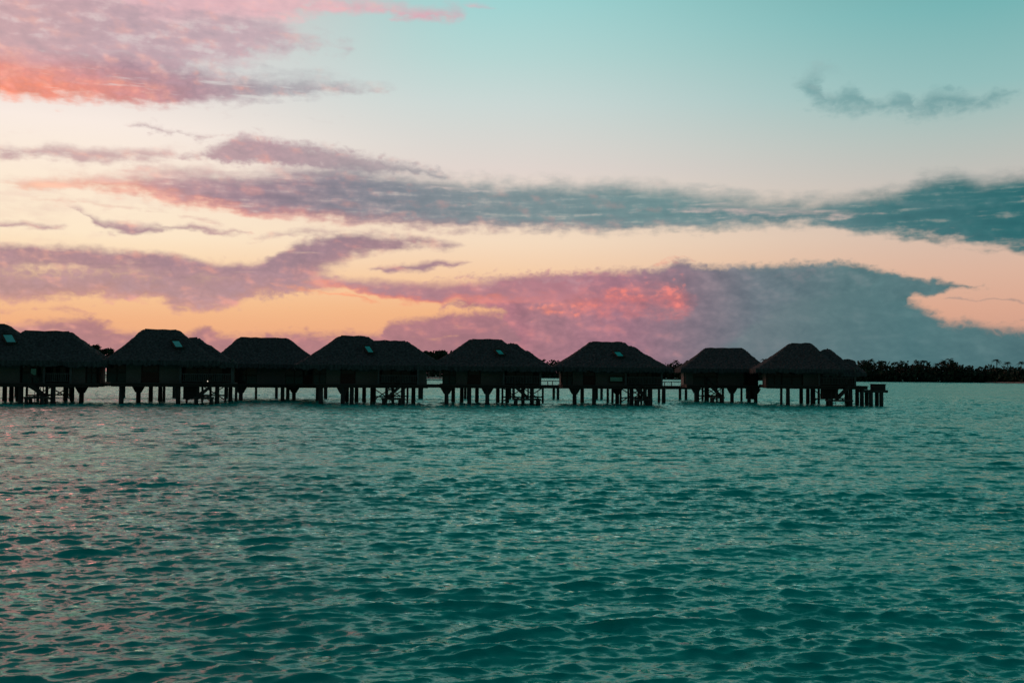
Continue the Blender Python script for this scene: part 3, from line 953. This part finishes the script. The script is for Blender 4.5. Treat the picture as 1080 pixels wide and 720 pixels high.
B.append(dict(cx=175, rz=15, vo=0, label='thatched bungalow with bright skylight, its terrace marked by one tiny lit lamp',
    roofs=[dict(ridge=(151, 188), y=346, eave=(108, 232), ye=383.5), dict(ridge=(198, 210), y=355, eave=(168, 243), ye=385, v=(.2, 7.2)), dict(ridge=(217, 220), y=362, eave=(190, 250), ye=386, v=(.0, 5.5))],
    sky=(180, 194, 360.5, 368), deck=(116, 250, 407.5),
    walls=[(112, 133, 'dark'), (133, 149, 'panel'), (149, 168, 'door'), (168, 189, 'panel'), (189, 246, 'open')],
    piles=[(128, 'F', 't'), (188, 'F', 't'), (146, 'M', 'b'), (159, 'B', 't'), (169, 'B', 't'), (173, 'B', 'n'), (243, 'B', 't'), (249, 'B', 'n'), (229, 'F', 't')],
    stair=(205, 226, 'R'), skirt=[(193, 209, 421)], lamp=(219, 401.8)))
B.append(dict(cx=278, rz=13, vo=10, label='plain thatched bungalow with long flat ridge and no skylight, standing left of the centre',
    roofs=[dict(ridge=(252, 304), y=354.8, eave=(217, 343), ye=386.5)],
    deck=(246, 345, 408.5),
    walls=[(240, 248, 'panel'), (248, 271, 'dark'), (271, 301, 'panel'), (301, 320, 'dark'), (320, 338, 'door')],
    piles=[(254, 'F', 'b'), (298, 'F', 't'), (303.5, 'B', 't'), (310, 'M', 'b'), (270, 'B', 'n'), (335, 'F', 't')]))
B.append(dict(cx=385, rz=9, vo=0, label='thatched bungalow with skylight beside a step down to a long lower ridge on its right',
    roofs=[dict(ridge=(358, 387), y=353, eave=(310, 436), ye=388), dict(ridge=(394, 429), y=358, eave=(362, 472), ye=388.5, v=(.2, 7.0))],
    sky=(383, 395, 366, 373.5), deck=(332, 452, 408.5),
    walls=[(330, 344, 'dark'), (344, 359, 'panel'), (359, 375, 'door'), (375, 398, 'panel'), (398, 442, 'open'), (442, 450, 'panel')],
    piles=[(338.5, 'F', 't'), (361.6, 'F', 'b'), (371, 'F', 't'), (376, 'B', 't'), (384, 'B', 't'), (394.5, 'B', 't'), (414, 'B', 'n'), (425, 'F', 't'), (436, 'M', 't'), (366, 'B', 't')],
    stair=(402, 424, 'R')))
B.append(dict(cx=515, rz=3, vo=0, label='thatched bungalow in mid row, teal skylight on a roof that falls right in two steps',
    roofs=[dict(ridge=(496.5, 528), y=356.5, eave=(450, 575), ye=389.5), dict(ridge=(536, 544), y=361, eave=(510, 581), ye=390, v=(.2, 7.2)), dict(ridge=(553, 557), y=369, eave=(520, 584), ye=390.5, v=(.0, 5.5))],
    sky=(521, 533, 370, 375.5), deck=(463, 573, 409),
    walls=[(467, 481, 'dark'), (481, 493, 'panel'), (493, 507, 'door'), (507, 530, 'panel'), (530, 571, 'open')],
    piles=[(478, 'B', 't'), (487, 'B', 't'), (495, 'F', 't'), (503, 'B', 't'), (514, 'F', 'b'), (525, 'B', 't'), (535, 'B', 't'), (561, 'F', 't'), (471, 'F', 'b')],
    stair=(541, 569, 'L')))
B.append(dict(cx=645, rz=0, vo=0, label='thatched bungalow with skylight and a teal glint in a window below its eave',
    roofs=[dict(ridge=(623, 658), y=359.4, eave=(583, 700), ye=390.5), dict(ridge=(662, 668), y=364, eave=(628, 706), ye=391, v=(.2, 7.2)), dict(ridge=(676, 680), y=372, eave=(640, 710), ye=391.5, v=(.0, 5.5))],
    sky=(646, 659, 372, 377.5), deck=(593, 702, 409.5),
    walls=[(593, 604, 'dark'), (604, 615, 'panel'), (615, 628, 'door'), (628, 659, 'panel'), (659, 699, 'open')],
    panes=[(643, 657, 397, 402.5)],
    piles=[(606, 'F', 'b'), (614, 'B', 't'), (626.5, 'F', 't'), (641, 'B', 'n'), (646, 'B', 'n'), (651, 'M', 'b'), (666, 'F', 't'), (680, 'B', 'n'), (686, 'F', 't'), (695, 'B', 'n'), (700, 'B', 't')],
    stair=(668, 684, 'L')))
B.append(dict(cx=762, rz=-5, vo=10, label='plain thatched bungalow with long flat ridge and no skylight, second from the right end',
    roofs=[dict(ridge=(744, 784), y=366, eave=(718, 813), ye=391.5)],
    deck=(724, 802, 409),
    walls=[(723, 731, 'panel'), (731, 757, 'dark'), (757, 784, 'panel'), (784, 800, 'dark')],
    piles=[(734, 'F', 'b'), (741, 'B', 'n'), (746, 'B', 't'), (772, 'F', 'b'), (782, 'B', 'n'), (790, 'F', 't'), (797, 'F', 'b')],
    stair=(748, 762, 'L'), skirt=[(789, 797, 421)]))
B.append(dict(cx=855, rz=-9, vo=0, label='rightmost thatched bungalow, three-peaked roof and a low side jetty over open water',
    roofs=[dict(ridge=(833, 856), y=361, eave=(797, 890), ye=392), dict(ridge=(870, 875), y=366.7, eave=(836, 906), ye=393, v=(.2, 7.2)), dict(ridge=(890, 899), y=378, eave=(868, 914), ye=396, v=(.0, 5.5))],
    deck=(808, 916, 409.5),
    walls=[(810, 825, 'dark'), (825, 847, 'dark'), (847, 863, 'panel'), (863, 903, 'open')],
    piles=[(824, 'F', 'n'), (831, 'F', 't'), (845, 'B', 't'), (852, 'B', 't'), (858, 'B', 't'), (863.5, 'B', 'n'), (892, 'B', 'n'), (897, 'F', 't'), (904, 'M', 't'), (909, 'F', 't')],
    stair=(870, 896, 'R'), skirt=[(868, 884, 420)]))
built = [bungalow(s) for s in B]

# low side jetty of the last bungalow, with its screen box
root8, L8, zt8, zb8 = built[-1]
a, z1 = L8(908, 411, .4)
b, _ = L8(935, 411, .4)
jet = MB().box(a, b + .15, .4, 3.0, z1 - .25, z1).build('side_jetty', M_DECK, root8)
for x in (918.5, 929.5):
    q, _ = L8(x, 415, .6)
    MB().tube((q, .6, -1.2), (q, .6, z1 - .24), .2, n=10).build('pile', M_PILE, jet)
    MB().tube((q, 2.7, -1.2), (q, 2.7, z1 - .24), .2, n=10).build('pile', M_PILE, jet)
a, z1b = L8(921, 405.5, .7)
b, _ = L8(934, 405.5, .7)
MB().box(a, b, .7, 2.2, z1 + .003, z1b).box(a - .05, b + .05, .65, 2.25, z1b + .002, z1b + .07).build('storage_box', M_WOOD, jet)


# ------------------------------------------------------------------ boardwalk behind the row
def boardwalk():
    v = 20.5
    ua, _ = uz(-60, 405, v)
    ub, _ = uz(738, 405, v)
    root = empty('boardwalk', P1 + UH * ua + VH * v, RZ)
    tag(root, 'long wooden boardwalk on posts running behind the bungalows', 'boardwalk')
    Lh = ub - ua
    zt = 1.62
    MB().box(0, Lh, 0, 2.2, zt - .1, zt).build('deck', M_DECK, root)
    MB().box(0, Lh, .1, .3, zt - .38, zt - .103).box(0, Lh, 1.9, 2.1, zt - .38, zt - .103).build('deck_beam', M_WOOD, root)
    rl = MB()
    for y in (.06, 2.14):
        rl.bar((0, y, zt + .45), (Lh, y, zt + .45), .07, .07)
        x = .3
        while x < Lh:
            rl.box(x - .04, x + .04, y - .04, y + .04, zt, zt + .42)
            x += 2.4
    rl.build('railing', M_RAIL, root)
    x = 1.0
    while x < Lh:
        for y in (.2, 2.0):
            MB().tube((x, y, -1.2), (x, y, zt - .385), .16, n=10).build('pile', M_PILE, root)
        x += 5.2


boardwalk()


# ------------------------------------------------------------------ far shore
def island(name, pts, h, label):
    """low sandy motu: a flattened lens of land along a line of ground points"""
    mb = MB()
    prof = [(-1.0, -0.6), (-.86, 0.05), (-.7, .45 * h), (-.3, h), (.6, h), (1.0, -.6)]
    n = len(prof)
    for i, (p, half) in enumerate(pts):
        for (s, z) in prof:
            mb.v.append((p.x, p.y + half * s + half, z if half > 1 else -0.6))
        if i:
            for k in range(n - 1):
                mb.f.append(((i - 1) * n + k, i * n + k, i * n + k + 1, (i - 1) * n + k + 1))
    o = mb.build(name, M_SAND, None, True)
    return tag(o, label, 'land', kind='structure')


def shore_d(x):
    return 830.0 + max(0.0, (900 - x)) * 0.45 - max(0, x - 1040) * 1.2


spts = []
for x in range(420, 1301, 20):
    spts.append((at_dist(x, shore_d(x)), 32.0 if 440 < x < 1290 else 0.5))
island('shore', spts, 1.0, 'low sandy shore of the far island')

# treeline heights read along the shore: (photo x, photo y of the tree tops)
prof = [(430, 372), (446, 369), (470, 369), (490, 376), (560, 379.5), (594, 379.5), (640, 382), (700, 382), (716, 379.5), (735, 379.5), (800, 382), (880, 382), (905, 379), (920, 378.5), (930, 379.5), (942, 382), (952, 380), (962, 382), (972, 380.5), (984, 382.5), (996, 378.5), (1005, 378), (1012, 382), (1022, 384.5), (1036, 386), (1050, 384), (1062, 385), (1072, 386.5), (1084, 386), (1120, 385), (1200, 383), (1300, 384)]


def top_y(x):
    for (a, ya), (b, yb) in zip(prof, prof[1:]):
        if a <= x <= b:
            return ya + (yb - ya) * (x - a) / (b - a)
    return prof[0][1] if x < prof[0][0] else prof[-1][1]


def leaf_cluster(V, Fc, c, size, n=5):
    for _ in range(n):
        d = Vector((random.gauss(0, 1), random.gauss(0, 1), random.gauss(0, 1))).normalized()
        s = d.orthogonal().normalized() * size * random.uniform(.6, 1.1)
        t = d.cross(s).normalized() * size * random.uniform(.35, .7)
        o = Vector(c) + Vector((random.gauss(0, .5), random.gauss(0, .5), random.gauss(0, .4))) * size
        k = len(V)
        V += [tuple(o - s), tuple(o + t * .9), tuple(o + s), tuple(o - t)]
        Fc.append((k, k + 1, k + 2, k + 3))


fm = MB()
for i in range(7500):
    x = random.uniform(428, 1290)
    back = random.random()
    d = shore_d(x) + 10 + 34 * back
    p = at_dist(x, d)
    hz = 395.5 + (x - 540) * 0.00943
    hmax = (hz - top_y(x)) * d / F + CAM_H
    h = hmax * random.uniform(.74, 1.06) * (.8 + .2 * back)
    k = random.random() ** .75
    z = 1.2 + (h - 1.6) * k
    leaf_cluster(fm.v, fm.f, (p.x, p.y, z), 1.6, 5)
for i in range(3800):     # undergrowth down to the sand
    x = random.uniform(428, 1290)
    p = at_dist(x, shore_d(x) + random.uniform(5, 30))
    leaf_cluster(fm.v, fm.f, (p.x, p.y, random.uniform(.5, 8.5)), 2.1, 5)
for i in range(260):      # stems
    x = random.uniform(430, 1290)
    d = shore_d(x) + random.uniform(12, 40)
    p = at_dist(x, d)
    hz = 395.5 + (x - 540) * 0.00943
    h = (hz - top_y(x)) * d / F + CAM_H
    fm.tube((p.x, p.y, .2), (p.x + random.uniform(-1, 1), p.y, h * .75), .3, .12, 6)
fo = fm.build('far_forest', M_LEAF)
tag(fo, 'dark mass of dense trees along the far shore', 'forest', kind='stuff')


# coconut palms that stand out of the treeline
def palm_meshes(seed):
    rr = random.Random(seed)
    tr = MB()
    lean = rr.uniform(-1, 1) * .10
    H = 1.0
    pts, rad = [], []
    for i in range(9):
        s = i / 8
        pts.append((lean * 14 * s * s, 0, 14 * s))
        rad.append(.26 - .12 * s)
    tr.path(pts, rad, 8)
    top = Vector(pts[-1])
    cr = MB()
    for q in range(19):
        a = q * 2.39996 + rr.uniform(-.2, .2)
        el_ = rr.uniform(-.35, 1.15)
        Ln = rr.uniform(3.0, 4.0)
        d = Vector((math.cos(a), math.sin(a), 0))
        prev = None
        for i in range(9):
            s = i / 8
            p = top + d * (Ln * s * math.cos(el_ * (1 - .3 * s))) + Vector((0, 0, Ln * (math.sin(el_) * s - .75 * s * s)))
            if prev is not None:
                ax = (p - prev).normalized()
                side = ax.cross(Vector((0, 0, 1))).normalized()
                w = .75 * math.sin(math.pi * (s * .85 + .1)) + .1
                for sg in (-1, 1):
                    k = len(cr.v)
                    tip = side * sg * w + ax * .25 + Vector((0, 0, -.35 * w))
                    cr.v += [tuple(prev), tuple(prev + ax * .2), tuple(prev + tip)]
                    cr.f.append((k, k + 1, k + 2))
                    k = len(cr.v)
                    m_ = (prev + p) / 2
                    cr.v += [tuple(m_), tuple(m_ + ax * .2), tuple(m_ + tip)]
                    cr.f.append((k, k + 1, k + 2))
                k = len(cr.v)
                cr.v += [tuple(prev - side * .05), tuple(prev + side * .05), tuple(p + side * .04), tuple(p - side * .04)]
                cr.f.append((k, k + 1, k + 2, k + 3))
            prev = p
    return tr, cr


PALMS = []
for s in range(4):
    tr, cr = palm_meshes(s)
    t_ = tr.build('trunk', M_TRUNK)
    c_ = cr.build('crown', M_PALM)
    PALMS.append((t_.data, c_.data))
    bpy.data.objects.remove(t_)
    bpy.data.objects.remove(c_)


def palm(x, ytop, label, group, d=None, i=0):
    d = d or shore_d(x) + 14
    p = at_dist(x, d)
    hz = 395.5 + (x - 540) * 0.00943
    h = (hz - ytop) * d / F + CAM_H
    root = empty('palm_tree', (p.x, p.y, .5), random.uniform(0, 6.28))
    sc = (h - .5) / 15.6
    root.scale = (max(.95, sc) * 1.05, max(.95, sc) * 1.05, sc)
    tag(root, label, 'palm tree', group)
    for nm, me in zip(('trunk', 'crown'), PALMS[i % 4]):
        o = bpy.data.objects.new(nm, me)
        COL.objects.link(o)
        o.parent = root


G = 'palms standing out of the far treeline'
GL = 'palm crown showing above the far treeline right of the last bungalow'
for i, (x, y) in enumerate([(911, 378.5), (919, 377.5), (931, 379), (945, 380.5), (953, 379.5), (966, 379.5), (975, 378.5), (988, 382), (997, 378.5), (1003.5, 376.5)]):
    palm(x, y, GL, G, i=i)
palm(1022, 384, 'short palm poking up in the dip of the far treeline', G, i=1)
palm(1050.5, 377.5, 'tall slim palm, leftmost of three lone palms by the right edge', G, i=2)
palm(1062, 380.5, 'bushy palm, middle of three lone palms by the right edge', G, i=3)
palm(1076.5, 380, 'lone palm at the right edge of the view, above the dark shore', G, i=0)
palm(714, 378.5, 'palm crown in the dip left of the plain bungalow second from the right', G, i=0)
palm(725, 380.5, 'lower palm crown touching the left roof slope of the plain bungalow second from right', G, i=2)
palm(807.5, 377, 'small palm tip in the notch between the two rightmost bungalow roofs', G, i=1)
palm(584, 379, 'low palm crown in the notch right of the mid-row bungalow', G, i=3)


# broadleaf trees that top the notches between the left bungalows
def broad_tree(x, ytop, wpx, d, label, yl=None):
    p = at_dist(x, d)
    hz = 395.5 + (x - 540) * 0.00943
    h = (hz - ytop) * d / F + CAM_H
    w = wpx * d / F / 2
    root = empty('broadleaf_tree', (p.x, p.y, .3))
    tag(root, label, 'tree', 'trees in the notches between the roofs')
    tr = MB().path([(0, 0, -.3), (.2, 0, h * .3), (-.1, .2, h * .6)], [.5, .38, .2], 9)
    for q in range(7):
        a = q * 2.4
        tr.tube((0, .1, h * random.uniform(.35, .6)), (math.cos(a) * w * .7, math.sin(a) * w * .7, h * random.uniform(.65, .88)), .16, .05, 6)
    tr.build('trunk', M_TRUNK, root)
    cr = MB()
    cl = [(random.uniform(-.75, .75) * w, random.uniform(-.75, .75) * w, h * random.uniform(.52, .88), random.uniform(.3, .5) * w) for _ in range(11)]
    for q in range(900):
        c = random.choice(cl)
        dd = Vector((random.gauss(0, 1), random.gauss(0, 1), random.gauss(0, 1))).normalized() * c[3] * random.uniform(.5, 1.05)
        z = min(h - random.uniform(.1, .5), max(h * .38, c[2] + dd.z * .75))
        leaf_cluster(cr.v, cr.f, (c[0] + dd.x, c[1] + dd.y, z), .85, 4)
    cr.build('crown', M_LEAF, root)


ipts = []
for x in range(40, 521, 20):
    ipts.append((at_dist(x, 600), 22.0 if 60 < x < 500 else 0.5))
island('islet', ipts, .9, 'low islet shore behind the left bungalows')
broad_tree(99, 361.5, 17, 610, 'round tree crown at the right shoulder of the leftmost roof')
broad_tree(114, 365, 14, 612, 'lower tree crown touching the left slope of the lamp-lit bungalow')
broad_tree(452, 368, 15, 610, 'tree crown beside the long lower ridge of the stepped skylight roof')
broad_tree(464, 367, 14, 613, 'tree crown beside the left slope of the mid-row bungalow')

# ------------------------------------------------------------------ colour management
vs = scene.view_settings
vs.view_transform = 'Standard'
vs.look = 'None'
vs.exposure = 0.0
vs.gamma = 1.0
vs.use_curve_mapping = False
scene.cycles.max_bounces = 5
scene.cycles.diffuse_bounces = 2
scene.cycles.glossy_bounces = 3
scene.cycles.use_denoising = True
scene.cycles.sample_clamp_indirect = 4.0
scene.render.film_transparent = False
